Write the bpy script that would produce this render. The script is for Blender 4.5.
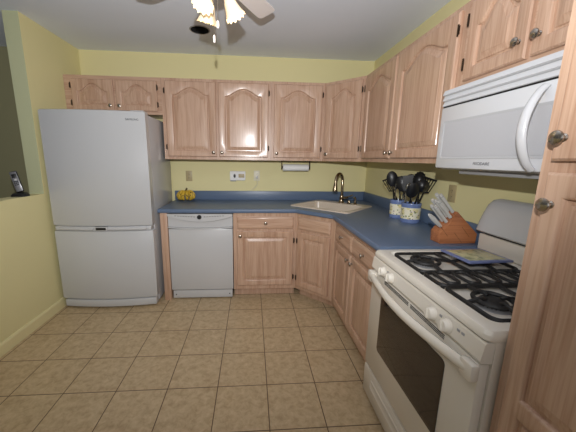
import bpy, bmesh, math, random
from mathutils import Vector, Matrix
PI = math.pi
random.seed(7)
for o in list(bpy.data.objects):
    bpy.data.objects.remove(o, do_unlink=True)
SC = bpy.context.scene
COL = SC.collection

# ------------------------------------------------------------------ camera
CAM = Vector((-1.3471, -3.2755, 1.3763))
yaw, pit, rol, fpx = 0.0738, -0.1959, 0.0137, 282.04
PPX, PPY = 272.1, 215.56
F = Vector((math.sin(yaw)*math.cos(pit), math.cos(yaw)*math.cos(pit), math.sin(pit)))
R = Vector((math.cos(yaw), -math.sin(yaw), 0)); U = R.cross(F)
R2 = R*math.cos(rol) + U*math.sin(rol); U2 = U*math.cos(rol) - R*math.sin(rol)
cd = bpy.data.cameras.new('camera'); cam = bpy.data.objects.new('camera', cd); COL.objects.link(cam)
M = Matrix((R2, U2, -F)).transposed().to_4x4(); M.translation = CAM
cam.matrix_world = M
cd.sensor_fit = 'HORIZONTAL'; cd.sensor_width = 36; cd.lens = 36*fpx/576
cd.shift_x = (288-PPX)/576; cd.shift_y = (PPY-216)/576
cd.clip_start = 0.02
SC.camera = cam

# ------------------------------------------------------------------ light
SC.view_settings.view_transform = 'Standard'; SC.view_settings.look = 'None'
SC.view_settings.gamma = 1; SC.view_settings.use_curve_mapping = False
SC.view_settings.exposure = 0.0
w = bpy.data.worlds.new('world'); SC.world = w; w.use_nodes = True
w.node_tree.nodes['Background'].inputs[0].default_value = (0.93, 0.97, 1.04, 1)
w.node_tree.nodes['Background'].inputs[1].default_value = 0.10

def lamp(name, kind, loc, energy, col=(1, 1, 1), aim=None, **kw):
    l = bpy.data.lights.new(name, kind); l.energy = energy; l.color = col
    o = bpy.data.objects.new(name, l); COL.objects.link(o); o.location = loc
    if aim is not None:
        o.rotation_euler = (Vector(aim)-Vector(loc)).to_track_quat('-Z', 'Y').to_euler()
    for k, v in kw.items(): setattr(l, k, v)
    return o
# the photographer's flash on top of the camera
lamp('camera_flash', 'SPOT', (-1.36, -3.27, 1.60), 170, (0.985, 0.985, 0.99), (-1.54, 0.0, 2.42),
     spot_size=math.radians(146), spot_blend=1.0, shadow_soft_size=0.014)
# added fill light behind the camera, no known source there
lamp('rear_fill', 'AREA', (-1.5, -5.3, 1.6), 11, (0.97, 0.98, 1.0), (-1.5, 0, 1.2),
     shape='RECTANGLE', size=2.6, size_y=1.6)

# ------------------------------------------------------------------ materials
def s2l(c): return c/12.92 if c <= .04045 else ((c+.055)/1.055)**2.4
def rgb(r, g, b): return (s2l(r/255), s2l(g/255), s2l(b/255), 1)

def mat(name, col, rough=.5, metal=0, noise=0, nscale=30, bump=0, coat=0, emit=None, estr=0, spec=.5):
    m = bpy.data.materials.new(name); m.use_nodes = True
    N = m.node_tree.nodes; L = m.node_tree.links; b = N['Principled BSDF']
    b.inputs['Base Color'].default_value = col; b.inputs['Roughness'].default_value = rough
    b.inputs['Metallic'].default_value = metal; b.inputs['Coat Weight'].default_value = coat
    b.inputs['Specular IOR Level'].default_value = spec
    if emit: b.inputs['Emission Color'].default_value = emit; b.inputs['Emission Strength'].default_value = estr
    tc = N.new('ShaderNodeTexCoord'); nz = N.new('ShaderNodeTexNoise')
    nz.inputs['Scale'].default_value = nscale; nz.inputs['Detail'].default_value = 4
    L.new(tc.outputs['Object'], nz.inputs['Vector'])
    if noise:
        mx = N.new('ShaderNodeMix'); mx.data_type = 'RGBA'; mx.blend_type = 'MULTIPLY'
        cr = N.new('ShaderNodeValToRGB')
        cr.color_ramp.elements[0].position = .3; cr.color_ramp.elements[1].position = .7
        cr.color_ramp.elements[0].color = (1-noise, 1-noise, 1-noise, 1); cr.color_ramp.elements[1].color = (1, 1, 1, 1)
        L.new(nz.outputs['Fac'], cr.inputs['Fac']); mx.inputs['Factor'].default_value = 1
        mx.inputs['A'].default_value = col; L.new(cr.outputs['Color'], mx.inputs['B'])
        L.new(mx.outputs['Result'], b.inputs['Base Color'])
    if bump:
        bp = N.new('ShaderNodeBump'); bp.inputs['Strength'].default_value = bump; bp.inputs['Distance'].default_value = .002
        L.new(nz.outputs['Fac'], bp.inputs['Height']); L.new(bp.outputs['Normal'], b.inputs['Normal'])
    return m

def wood(name, light, dark, axis='z', rough=.38, scale=1.0):
    m = bpy.data.materials.new(name); m.use_nodes = True
    N = m.node_tree.nodes; L = m.node_tree.links; b = N['Principled BSDF']
    tc = N.new('ShaderNodeTexCoord'); oi = N.new('ShaderNodeObjectInfo')
    ad = N.new('ShaderNodeVectorMath'); ad.operation = 'MULTIPLY_ADD'
    L.new(oi.outputs['Random'], ad.inputs[0]); ad.inputs[1].default_value = (7, 3, 11)
    L.new(tc.outputs['Object'], ad.inputs[2])
    def mp(fine, along):
        q = N.new('ShaderNodeMapping')
        s = [fine]*3; s['xyz'.index(axis)] = along
        q.inputs['Scale'].default_value = s; L.new(ad.outputs[0], q.inputs['Vector']); return q
    n1 = N.new('ShaderNodeTexNoise'); n1.inputs['Scale'].default_value = 1; n1.inputs['Detail'].default_value = 3
    L.new(mp(150*scale, 5).outputs[0], n1.inputs['Vector'])
    n2 = N.new('ShaderNodeTexNoise'); n2.inputs['Scale'].default_value = 1; n2.inputs['Detail'].default_value = 4
    n2.inputs['Distortion'].default_value = .6
    L.new(mp(22*scale, 1.3).outputs[0], n2.inputs['Vector'])
    mxf = N.new('ShaderNodeMath'); mxf.operation = 'MULTIPLY_ADD'; mxf.inputs[1].default_value = .5
    hf = N.new('ShaderNodeMath'); hf.operation = 'MULTIPLY'; hf.inputs[1].default_value = .5
    L.new(n1.outputs['Fac'], mxf.inputs[0]); L.new(n2.outputs['Fac'], hf.inputs[0]); L.new(hf.outputs[0], mxf.inputs[2])
    cr = N.new('ShaderNodeValToRGB'); e = cr.color_ramp.elements
    e[0].position = .36; e[0].color = dark; e[1].position = .58; e[1].color = light
    L.new(mxf.outputs[0], cr.inputs['Fac']); L.new(cr.outputs['Color'], b.inputs['Base Color'])
    b.inputs['Roughness'].default_value = rough; b.inputs['Coat Weight'].default_value = .3; b.inputs['Coat Roughness'].default_value = .18
    bp = N.new('ShaderNodeBump'); bp.inputs['Strength'].default_value = .08; bp.inputs['Distance'].default_value = .001
    L.new(n1.outputs['Fac'], bp.inputs['Height']); L.new(bp.outputs['Normal'], b.inputs['Normal'])
    return m

def tile_mat():
    m = bpy.data.materials.new('ceramic_tile'); m.use_nodes = True
    N = m.node_tree.nodes; L = m.node_tree.links; b = N['Principled BSDF']
    tc = N.new('ShaderNodeTexCoord'); mp = N.new('ShaderNodeMapping')
    T = .3019
    mp.inputs['Location'].default_value = (1.5555+20*T, .854+40*T, 0)
    L.new(tc.outputs['Object'], mp.inputs['Vector'])
    br = N.new('ShaderNodeTexBrick'); br.offset = 0; br.squash = 1
    br.inputs['Scale'].default_value = 1; br.inputs['Brick Width'].default_value = T; br.inputs['Row Height'].default_value = T
    br.inputs['Mortar Size'].default_value = .0032; br.inputs['Mortar Smooth'].default_value = .35; br.inputs['Bias'].default_value = 0
    br.inputs['Color1'].default_value = (0, 0, 0, 1); br.inputs['Color2'].default_value = (1, 1, 1, 1); br.inputs['Mortar'].default_value = (.5, .5, .5, 1)
    L.new(mp.outputs[0], br.inputs['Vector'])
    n = N.new('ShaderNodeTexNoise'); n.inputs['Scale'].default_value = 26; n.inputs['Detail'].default_value = 7; n.inputs['Roughness'].default_value = .65
    n.inputs['Distortion'].default_value = .4
    off = N.new('ShaderNodeVectorMath'); off.operation = 'MULTIPLY_ADD'; off.inputs[1].default_value = (9, 5, 3)
    L.new(br.outputs['Color'], off.inputs[0]); L.new(mp.outputs[0], off.inputs[2]); L.new(off.outputs[0], n.inputs['Vector'])
    cr = N.new('ShaderNodeValToRGB'); e = cr.color_ramp.elements
    e[0].position = .3; e[0].color = rgb(170, 146, 112); e[1].position = .72; e[1].color = rgb(208, 187, 152)
    x = cr.color_ramp.elements.new(.5); x.color = rgb(192, 169, 134)
    L.new(n.outputs['Fac'], cr.inputs['Fac'])
    mx = N.new('ShaderNodeMix'); mx.data_type = 'RGBA'; mx.inputs['B'].default_value = rgb(92, 72, 50)
    L.new(br.outputs['Fac'], mx.inputs['Factor']); L.new(cr.outputs['Color'], mx.inputs['A'])
    L.new(mx.outputs['Result'], b.inputs['Base Color']); b.inputs['Roughness'].default_value = .42
    bp = N.new('ShaderNodeBump'); bp.invert = True; bp.inputs['Strength'].default_value = .4; bp.inputs['Distance'].default_value = .003
    L.new(br.outputs['Fac'], bp.inputs['Height']); L.new(bp.outputs['Normal'], b.inputs['Normal'])
    return m

def crock_mat(z0, z1):
    """blue bands at top and bottom, cream between with painted fruit sprigs"""
    m = bpy.data.materials.new('painted_crock'); m.use_nodes = True
    N = m.node_tree.nodes; L = m.node_tree.links; b = N['Principled BSDF']
    tc = N.new('ShaderNodeTexCoord'); sp = N.new('ShaderNodeSeparateXYZ'); L.new(tc.outputs['Object'], sp.inputs[0])
    cr = N.new('ShaderNodeValToRGB'); cr.color_ramp.interpolation = 'CONSTANT'; e = cr.color_ramp.elements
    e[0].position = 0; e[0].color = (0, 0, 0, 1); e[1].position = .2; e[1].color = (1, 1, 1, 1)
    x = e.new(.78); x.color = (0, 0, 0, 1)
    mr = N.new('ShaderNodeMapRange'); mr.inputs[1].default_value = z0; mr.inputs[2].default_value = z1
    L.new(sp.outputs['Z'], mr.inputs[0]); L.new(mr.outputs[0], cr.inputs['Fac'])
    def dots(scale, thr, off):
        v = N.new('ShaderNodeTexVoronoi'); v.inputs['Scale'].default_value = scale
        q = N.new('ShaderNodeMapping'); q.inputs['Location'].default_value = off; L.new(tc.outputs['Object'], q.inputs[0]); L.new(q.outputs[0], v.inputs['Vector'])
        lt = N.new('ShaderNodeMath'); lt.operation = 'LESS_THAN'; lt.inputs[1].default_value = thr; L.new(v.outputs['Distance'], lt.inputs[0]); return lt
    def mix(fac, a, bcol):
        mx = N.new('ShaderNodeMix'); mx.data_type = 'RGBA'; L.new(fac.outputs[0], mx.inputs['Factor'])
        if isinstance(a, tuple): mx.inputs['A'].default_value = a
        else: L.new(a.outputs['Result'], mx.inputs['A'])
        if isinstance(bcol, tuple): mx.inputs['B'].default_value = bcol
        else: L.new(bcol.outputs['Result'], mx.inputs['B'])
        return mx
    c = mix(dots(26, .42, (0, 0, 0)), rgb(236, 230, 205), rgb(226, 214, 160))
    c = mix(dots(34, .24, (.3, .1, .2)), c, rgb(150, 158, 110))
    c = mix(dots(40, .2, (.7, .5, .1)), c, rgb(150, 128, 150))
    mx = N.new('ShaderNodeMix'); mx.data_type = 'RGBA'
    L.new(cr.outputs['Color'], mx.inputs['Factor']); mx.inputs['A'].default_value = rgb(110, 128, 172); L.new(c.outputs['Result'], mx.inputs['B'])
    L.new(mx.outputs['Result'], b.inputs['Base Color']); b.inputs['Roughness'].default_value = .22
    return m

OAK = wood('pickled_oak', rgb(198, 165, 141), rgb(174, 136, 111))
OAKX = wood('pickled_oak_horizontal', rgb(198, 165, 141), rgb(174, 136, 111), axis='x')
BLOCK = wood('reddish_wood', rgb(184, 118, 76), rgb(146, 86, 52), axis='x', rough=.4)
YEL = mat('yellow_paint', rgb(226, 217, 165), .7, bump=.05, nscale=180)
SAGE = mat('pale_sage_paint', rgb(188, 191, 154), .75, bump=.05, nscale=180)
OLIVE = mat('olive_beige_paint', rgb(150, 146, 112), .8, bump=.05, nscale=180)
CEIL = mat('ceiling_paint', rgb(228, 236, 248), .9, bump=.06, nscale=220)
TRIM = mat('cream_trim_paint', rgb(232, 222, 172), .5)
TILE = tile_mat()
BLUE = mat('blue_laminate', rgb(96, 114, 140), .36, noise=.12, nscale=400)
WHITE = mat('white_enamel', rgb(192, 192, 193), .22, coat=.2)
MWHITE = mat('microwave_white_enamel', rgb(206, 207, 210), .25, coat=.2)
WHITE_F = mat('white_textured_metal', rgb(192, 193, 195), .3, bump=.01, nscale=500, coat=.35)
FSIDE = mat('pale_grey_textured_metal', rgb(186, 187, 190), .2, bump=.05, nscale=400)
BISQ = mat('range_white_enamel', rgb(224, 217, 205), .22, coat=.2)
GREYP = mat('grey_plastic', rgb(150, 150, 152), .4)
DARKP = mat('black_plastic', rgb(26, 26, 28), .35)
BLKN = mat('black_nylon', rgb(22, 22, 24), .38)
GLASSD = mat('dark_oven_glass', rgb(52, 42, 34), .07, spec=.7)
MWGL = mat('microwave_screen', rgb(186, 187, 191), .18, noise=.05, nscale=900)
NICK = mat('satin_nickel', rgb(172, 164, 154), .25, 1)
STEEL = mat('stainless_steel', rgb(205, 203, 200), .22, 1)
BRONZ = mat('bronze_hinge', rgb(62, 48, 36), .4, .7)
BRUSH = mat('brushed_faucet_metal', rgb(150, 134, 112), .2, 1)
KNIFE = mat('satin_knife_handle', rgb(205, 203, 198), .3, .35)
LETTER = mat('dark_grey_lettering', rgb(92, 92, 94), .5)
IRON = mat('cast_iron', rgb(32, 31, 31), .55, bump=.1, nscale=200)
SINKM = mat('almond_sink', rgb(212, 198, 180), .28, noise=.05, nscale=300)
PLATE = mat('almond_plate', rgb(178, 162, 122), .4)
IVORY = mat('ivory_plate', rgb(226, 220, 196), .4)
PAPER = mat('paper_towel', rgb(240, 240, 238), .9, bump=.3, nscale=250)
DARKV = mat('dark_recess', rgb(18, 16, 15), .8)
BANANA = mat('ripe_banana', rgb(222, 178, 40), .5)
BSTEM = mat('banana_stem', rgb(70, 56, 26), .7)
SHADE = mat('frosted_shade_glass', rgb(250, 232, 200), .4, emit=(1, .66, .30, 1), estr=.18)
BULB = mat('lit_bulb', rgb(255, 240, 210), .4, emit=(1, .80, .48, 1), estr=6)
FANW = mat('fan_white', rgb(228, 222, 220), .4)
BRASS = mat('fan_brushed_brass', rgb(190, 160, 110), .3, 1)
SILVP = mat('silver_plastic', rgb(128, 128, 132), .3, .4)
TRIMB = mat('tile_blue_border', rgb(112, 122, 164), .3)
def banana_spots(m):
    N = m.node_tree.nodes; L = m.node_tree.links; b = N['Principled BSDF']
    tc = N.new('ShaderNodeTexCoord'); v = N.new('ShaderNodeTexNoise'); v.inputs['Scale'].default_value = 55; v.inputs['Detail'].default_value = 2
    L.new(tc.outputs['Object'], v.inputs['Vector']); cr = N.new('ShaderNodeValToRGB'); e = cr.color_ramp.elements
    e[0].position = .59; e[0].color = rgb(206, 170, 54); e[1].position = .64; e[1].color = rgb(74, 48, 18)
    L.new(v.outputs['Fac'], cr.inputs[0]); L.new(cr.outputs[0], b.inputs['Base Color'])
banana_spots(BANANA)
def trivet_center():
    m = mat('tile_sprig_glaze', rgb(190, 182, 122), .25)
    N = m.node_tree.nodes; L = m.node_tree.links; b = N['Principled BSDF']
    tc = N.new('ShaderNodeTexCoord'); v = N.new('ShaderNodeTexNoise'); v.inputs['Scale'].default_value = 38; v.inputs['Detail'].default_value = 3
    L.new(tc.outputs['Object'], v.inputs['Vector']); cr = N.new('ShaderNodeValToRGB'); e = cr.color_ramp.elements
    e[0].position = .36; e[0].color = rgb(146, 146, 112); e[1].position = .66; e[1].color = rgb(206, 196, 150)
    x = e.new(.5); x.color = rgb(192, 188, 150)
    L.new(v.outputs['Fac'], cr.inputs[0]); L.new(cr.outputs[0], b.inputs['Base Color']); return m
SPRIG = trivet_center()

# ------------------------------------------------------------------ mesh helpers
class MB:
    def __init__(s): s.bm = bmesh.new()
    def merge(s, b2, M=None):
        me = bpy.data.meshes.new('t'); b2.to_mesh(me); b2.free()
        if M is not None: me.transform(M)
        s.bm.from_mesh(me); bpy.data.meshes.remove(me); return s
    def box(s, x0, x1, y0, y1, z0, z1, bev=0, seg=2, M=None):
        b = bmesh.new(); bmesh.ops.create_cube(b, size=1)
        bmesh.ops.scale(b, vec=(x1-x0, y1-y0, z1-z0), verts=b.verts)
        bmesh.ops.translate(b, vec=((x0+x1)/2, (y0+y1)/2, (z0+z1)/2), verts=b.verts)
        if bev: bmesh.ops.bevel(b, geom=b.edges[:], offset=bev, segments=seg, affect='EDGES', profile=.5)
        return s.merge(b, M)
    def loops(s, loops, close=True, cap0=True, cap1=True):
        vs = [[s.bm.verts.new(p) for p in l] for l in loops]; n = len(vs[0])
        for a, b in zip(vs, vs[1:]):
            for i in range(n if close else n-1):
                j = (i+1) % n
                try: s.bm.faces.new((a[i], a[j], b[j], b[i]))
                except ValueError: pass
        if cap0: s.bm.faces.new(list(reversed(vs[0])))
        if cap1: s.bm.faces.new(vs[-1])
        return s
    def tube(s, pts, r, n=8, closed=False, flat=None):
        pts = [Vector(p) for p in pts]; m = len(pts)
        rr = r if isinstance(r, (list, tuple)) else [r]*m
        L = []; prev = None
        for i, p in enumerate(pts):
            if closed: t = pts[(i+1) % m]-pts[i-1]
            else: t = pts[min(i+1, m-1)]-pts[max(i-1, 0)]
            t.normalize()
            if prev is None:
                up = Vector((0, 0, 1)) if abs(t.z) < .9 else Vector((1, 0, 0))
                a = t.cross(up).normalized()
            else: a = (prev - t*prev.dot(t)).normalized()
            prev = a; b = t.cross(a)
            f = flat or 1
            L.append([p + a*(rr[i]*math.cos(2*PI*k/n)) + b*(rr[i]*f*math.sin(2*PI*k/n)) for k in range(n)])
        if closed:
            L.append(L[0]); vs = [[s.bm.verts.new(q) for q in l] for l in L[:-1]]
            for i in range(m):
                A, B = vs[i], vs[(i+1) % m]
                for k in range(n):
                    s.bm.faces.new((A[k], A[(k+1) % n], B[(k+1) % n], B[k]))
            return s
        return s.loops(L)
    def lathe(s, prof, n=24, M=None, cap=True):
        """prof: (r, z) along +z"""
        b = MB(); L = [[(r*math.cos(2*PI*k/n), r*math.sin(2*PI*k/n), z) for k in range(n)] for r, z in prof]
        b.loops(L, cap0=cap, cap1=cap)
        return s.merge(b.bm, M)
    def prism(s, poly, d0, d1, axis='y'):
        """polygon in the plane of the other two axes, extruded along axis"""
        def p(a, b, d): return {'x': (d, a, b), 'y': (a, d, b), 'z': (a, b, d)}[axis]
        return s.loops([[p(a, b, d0) for a, b in poly], [p(a, b, d1) for a, b in poly]])
    def build(s, name, m, parent=None, smooth=True, loc=None, ang=.6):
        bm = s.bm
        bmesh.ops.remove_doubles(bm, verts=bm.verts, dist=1e-6)
        bmesh.ops.recalc_face_normals(bm, faces=bm.faces)
        if smooth:
            for f in bm.faces: f.smooth = True
            for e in bm.edges:
                if len(e.link_faces) != 2 or e.calc_face_angle(0) > ang: e.smooth = False
        me = bpy.data.meshes.new(name); bm.to_mesh(me); bm.free()
        o = bpy.data.objects.new(name, me); COL.objects.link(o)
        if m: me.materials.append(m)
        if loc is not None:
            me.transform(Matrix.Translation(-Vector(loc))); o.location = loc
        if parent: o.parent = parent
        return o

def rrect(x0, x1, y0, y1, r, z=0, k=5):
    P = []
    for cx, cy, a in ((x1-r, y1-r, 0), (x0+r, y1-r, PI/2), (x0+r, y0+r, PI), (x1-r, y0+r, 1.5*PI)):
        for i in range(k+1):
            t = a + PI/2*i/k; P.append((cx+r*math.cos(t), cy+r*math.sin(t), z))
    return P

def tag(o, label, cat, group=None):
    o['label'] = label; o['category'] = cat
    if group: o['group'] = group
    return o
def thing(name, label, cat, loc=(0, 0, 0), rz=0, group=None):
    o = bpy.data.objects.new(name, None); COL.objects.link(o); o.empty_display_size = .05
    o.location = loc; o.rotation_euler = (0, 0, rz)
    return tag(o, label, cat, group)
def struct(o): o['kind'] = 'structure'; return o
def copy_tree(root, loc, rz=None, label=None, group=None):
    r = root.copy(); COL.objects.link(r); r.location = loc
    if rz is not None: r.rotation_euler = (0, 0, rz)
    if label: r['label'] = label
    if group: r['group'] = group
    def rec(a, b):
        for ch in list(a.children):
            c = ch.copy(); COL.objects.link(c); c.parent = b; rec(ch, c)
    rec(root, r); return r
def frame(o, dz):   # matrix with local +z along dz
    return Matrix.Translation(o) @ Vector(dz).to_track_quat('Z', 'Y').to_matrix().to_4x4()
def text(txt, size, parent, M, m, name='lettering'):
    c = bpy.data.curves.new(name, 'FONT'); c.body = txt; c.size = size; c.extrude = .0004; c.align_x = 'CENTER'; c.align_y = 'CENTER'
    t = bpy.data.objects.new('tmp', c); COL.objects.link(t)
    bpy.context.view_layer.update()
    me = bpy.data.meshes.new_from_object(t.evaluated_get(bpy.context.evaluated_depsgraph_get()))
    bpy.data.objects.remove(t, do_unlink=True)
    me.transform(M); me.materials.clear(); me.materials.append(m)
    o = bpy.data.objects.new(name, me); COL.objects.link(o); o.parent = parent; return o

# ------------------------------------------------------------------ the room
XL, H = -3.104, 2.449
YF = -5.6
struct(MB().box(-6, .1, YF, .1, -.1, 0).build('floor', TILE, smooth=False))
# ceiling with the hole of the recessed light
CX, CY, CR = -1.785, -.582, .078
b = MB(); n = 32; hs = .15
ring = [(CX+CR*math.cos(2*PI*k/n), CY+CR*math.sin(2*PI*k/n), H) for k in range(n)]
sq = []
for k in range(n):
    c, s_ = math.cos(2*PI*k/n), math.sin(2*PI*k/n); q = hs/max(abs(c), abs(s_)); sq.append((CX+c*q, CY+s_*q, H))
b.loops([ring, sq], cap0=False, cap1=False)
for x0, x1, y0, y1 in ((-6, CX-hs, YF, .1), (CX+hs, .1, YF, .1), (CX-hs, CX+hs, YF, CY-hs), (CX-hs, CX+hs, CY+hs, .1)):
    b.bm.faces.new([b.bm.verts.new(p) for p in ((x0, y0, H), (x1, y0, H), (x1, y1, H), (x0, y1, H))])
struct(b.build('ceiling', CEIL, smooth=False))
struct(MB().box(XL-.115, .1, 0, .1, 0, H).build('wall_back', YEL, smooth=False))
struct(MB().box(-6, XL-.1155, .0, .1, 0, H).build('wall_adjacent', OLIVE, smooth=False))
struct(MB().box(0, .1, YF, -.0005, 0, H).build('wall_right', YEL, smooth=False))
YJ = -.76; HW = 1.066
struct(MB().box(XL-.115, XL, YJ, -.0005, 0, H).box(XL-.115, XL, YF, YJ, 0, HW).build('wall_left', YEL, smooth=False))
struct(MB().box(XL-.1145, XL-.0005, YJ-.0015, YJ-.0001, HW, H).build('trim_1', SAGE, smooth=False))
struct(MB().prism([(XL+.0005, 0), (XL+.0145, 0), (XL+.0145, .075), (XL+.009, .09), (XL+.0005, .092)], YF, -.001, 'y').build('baseboard_left', TRIM, smooth=False))

# ------------------------------------------------------------------ cabinet parts
def door_mb(w, h, t=.02, st=.058, rb=.054, rt=.054, rise=0, K=24, kb=1, kt=1):
    """framed raised-panel door; x 0..w, z 0..h, face at y=-t"""
    hw0 = (w-2*st)/2; cx = w/2
    def inner(d, y):
        hw = hw0-d; zb = rb+d; zs = h-rt-rise-d
        P = [(cx-hw+2*hw*i/6, y, zb) for i in range(6)]
        P += [(cx+hw, y, zb+(zs-zb)*i/6) for i in range(6)]
        for i in range(K):
            u = 1-2*i/K; a = abs(u)
            z = zs + rise*(0 if a > .86 else (.5*(1+math.cos(PI*a/.86)))**.66)
            P.append((cx+hw*u, y, z))
        P += [(cx-hw, y, zs+(zb-zs)*i/6) for i in range(6)]
        return P
    def outer(d, y):
        x0, x1, z0, z1 = d, w-d, d*kb, h-d*kt
        P = [(x0+(x1-x0)*i/6, y, z0) for i in range(6)]
        P += [(x1, y, z0+(z1-z0)*i/6) for i in range(6)]
        P += [(x1+(x0-x1)*i/K, y, z1) for i in range(K)]
        P += [(x0, y, z1+(z0-z1)*i/6) for i in range(6)]
        return P
    b = MB()
    b.loops([outer(0, 0), outer(0, -t+.006), outer(.006, -t), inner(-.003, -t), inner(.002, -t+.002), inner(.005, -t+.006), inner(.006, -t+.014), inner(.016, -t+.014),
             inner(.019, -t+.0095), inner(.044, -t+.0025), inner(.045, -t+.0012), inner(.048, -t+.001)])
    return b
def slab_mb(w, h, t=.02):
    b = MB()
    def o(d, y): return [(d, y, d), (w-d, y, d), (w-d, y, h-d), (d, y, h-d)]
    b.loops([o(0, 0), o(0, -t+.010), o(.004, -t+.007), o(.016, -t), o(.02, -t)])
    return b
def knob(parent, x, z, y=-.02, s=1.0):
    pr = [(.0095, 0), (.0095, .002), (.006, .004), (.0055, .012), (.009, .015), (.0155, .018), (.0165, .0205), (.015, .0235), (.009, .0262), (.0005, .027)]
    return MB().lathe([(r*s, q*s) for r, q in pr], 20, frame((x, y, z), (0, -1, 0))).build('knob', NICK, parent)
def hinge(parent, x, z, y=-.021, side=1):
    b = MB().tube([(x+.003*side, y-.002, z-.027), (x+.003*side, y-.002, z+.027)], .0042, 8)
    b.box(x-.001, x+.013*side if side > 0 else x+.001, y-.001, y+.001, z-.02, z+.02) if side > 0 else b.box(x-.013, x+.001, y-.001, y+.001, z-.02, z+.02)
    return b.build('hinge', BRONZ, parent)
def door(root, x0, x1, z0, z1, kn=None, hg=None, rise=.068, st=.058, **kw):
    o = door_mb(x1-x0, z1-z0, st=st, rise=rise, **kw).build('door', OAK, root); o.location = (x0, -.0008, z0)
    w, h = x1-x0, z1-z0
    if kn: knob(o, *kn(w, h))
    if hg:
        off = min(.09, h*.22)
        for z in (off, h-off): hinge(o, 0 if hg == 'L' else w, z, side=(-1 if hg == 'L' else 1))
    return o
def drawer(root, x0, x1, z0, z1, kn=True):
    o = slab_mb(x1-x0, z1-z0).build('drawer', OAKX, root); o.location = (x0, -.0008, z0)
    if kn: knob(o, (x1-x0)/2, (z1-z0)/2)
    return o
BL = lambda w, h: (.03, .042)      # knob corners
BR = lambda w, h: (w-.03, .042)
TL = lambda w, h: (.03, h-.042)
TR = lambda w, h: (w-.03, h-.042)

# --- wall cabinets
U0, U1 = 1.367, 2.130
D = .3085
QZ = -PI/2
t = thing('wall_cabinet', 'short oak wall cabinet with two arched doors above the refrigerator', 'cabinet', (-3.062, -D, 1.79), 0, 'oak wall cabinets')
MB().box(-.0405, .846, 0, D-.002, 0, U1-1.79).build('body', OAKX, t, smooth=False)
door(t, .028, .405, .028, .305, BR, 'L', rise=.07, st=.05, rb=.045, rt=.035)
door(t, .428, .809, .028, .305, BL, 'R', rise=.07, st=.05, rb=.045, rt=.035)
t = thing('wall_cabinet', 'oak wall cabinet with two arched doors above the dishwasher counter', 'cabinet', (-2.215, -D, U0), 0, 'oak wall cabinets')
MB().box(0, 1.062, 0, D-.002, 0, U1-U0).build('body', OAK, t, smooth=False)
door(t, .035, .518, .03, U1-U0-.028, BR, 'L', st=.065)
door(t, .541, 1.035, .03, U1-U0-.028, BL, 'R', st=.065)
t = thing('wall_cabinet', 'oak wall cabinet with a single arched door above the paper towel roll', 'cabinet', (-1.152, -D, U0), 0, 'oak wall cabinets')
MB().box(0, .544, 0, D-.002, 0, U1-U0).build('body', OAK, t, smooth=False)
door(t, .028, .512, .03, U1-U0-.028, BL, 'R', st=.065)
t = thing('wall_cabinet', 'angled corner oak wall cabinet with an arched door above the faucet', 'cabinet', (-.607, -D, U0), -PI/4, 'oak wall cabinets')
Rm = Matrix.Rotation(PI/4, 4, 'Z')
pts = [Rm @ Vector((x+.607, y+D, 0)) for x, y in ((-.607, -D), (-D, -.607), (-.002, -.607), (-.002, -.002), (-.607, -.002))]
MB().prism([(q.x, q.y) for q in pts], 0, U1-U0, 'z').build('body', OAK, t, smooth=False)
WD = .2985*math.sqrt(2)
door(t, .022, WD-.03, .03, U1-U0-.028, BL, 'R', st=.058)
t = thing('wall_cabinet', 'oak wall cabinet with two arched doors left of the microwave', 'cabinet', (-D, -.608, U0), QZ, 'oak wall cabinets')
MB().box(0, 1.229, 0, D-.002, 0, U1-U0).build('body', OAK, t, smooth=False)
door(t, .03, .578, .03, U1-U0-.028, BR, 'L', st=.065)
door(t, .600, 1.192, .03, U1-U0-.028, BL, 'R', st=.065)
t = thing('wall_cabinet', 'short oak wall cabinet with two arched doors above the microwave', 'cabinet', (-D, -1.838, 1.731), QZ, 'oak wall cabinets')
MB().box(0, .763, 0, D-.002, 0, U1-1.731).build('body', OAKX, t, smooth=False)
door(t, .034, .352, .03, U1-1.731-.025, lambda w, h: (w-.03, .068), 'L', rise=.08, st=.052, rb=.05, rt=.035)
door(t, .374, .735, .03, U1-1.731-.025, lambda w, h: (.028, .066), 'R', rise=.08, st=.052, rb=.05, rt=.035)

# --- tall pantry
t = thing('pantry_cabinet', 'tall oak pantry cabinet with paneled doors right of the range', 'cabinet', (-.62, -2.605, 0), QZ)
MB().box(0, .62, 0, .618, .09, 2.13).box(0.01, .61, .07, .6, 0, .0905).build('body', OAK, t, smooth=False)
o = door(t, .034, .585, 1.382, 2.10, lambda w, h: (.024, .052), None, rise=.06, st=.045)
# lower door with two panels split by a middle rail
w_, h_ = .551, 1.225
pd = MB()
lo, hi = door_mb(w_, .60, st=.042, rt=.024, kt=0), door_mb(w_, h_-.60, st=.042, rb=.022, rise=0, kb=0)
pd.merge(lo.bm).merge(hi.bm, Matrix.Translation((0, 0, .6)))
o = pd.build('door', OAK, t); o.location = (.034, -.0008, .13)
knob(o, .024, h_-.075)

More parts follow.
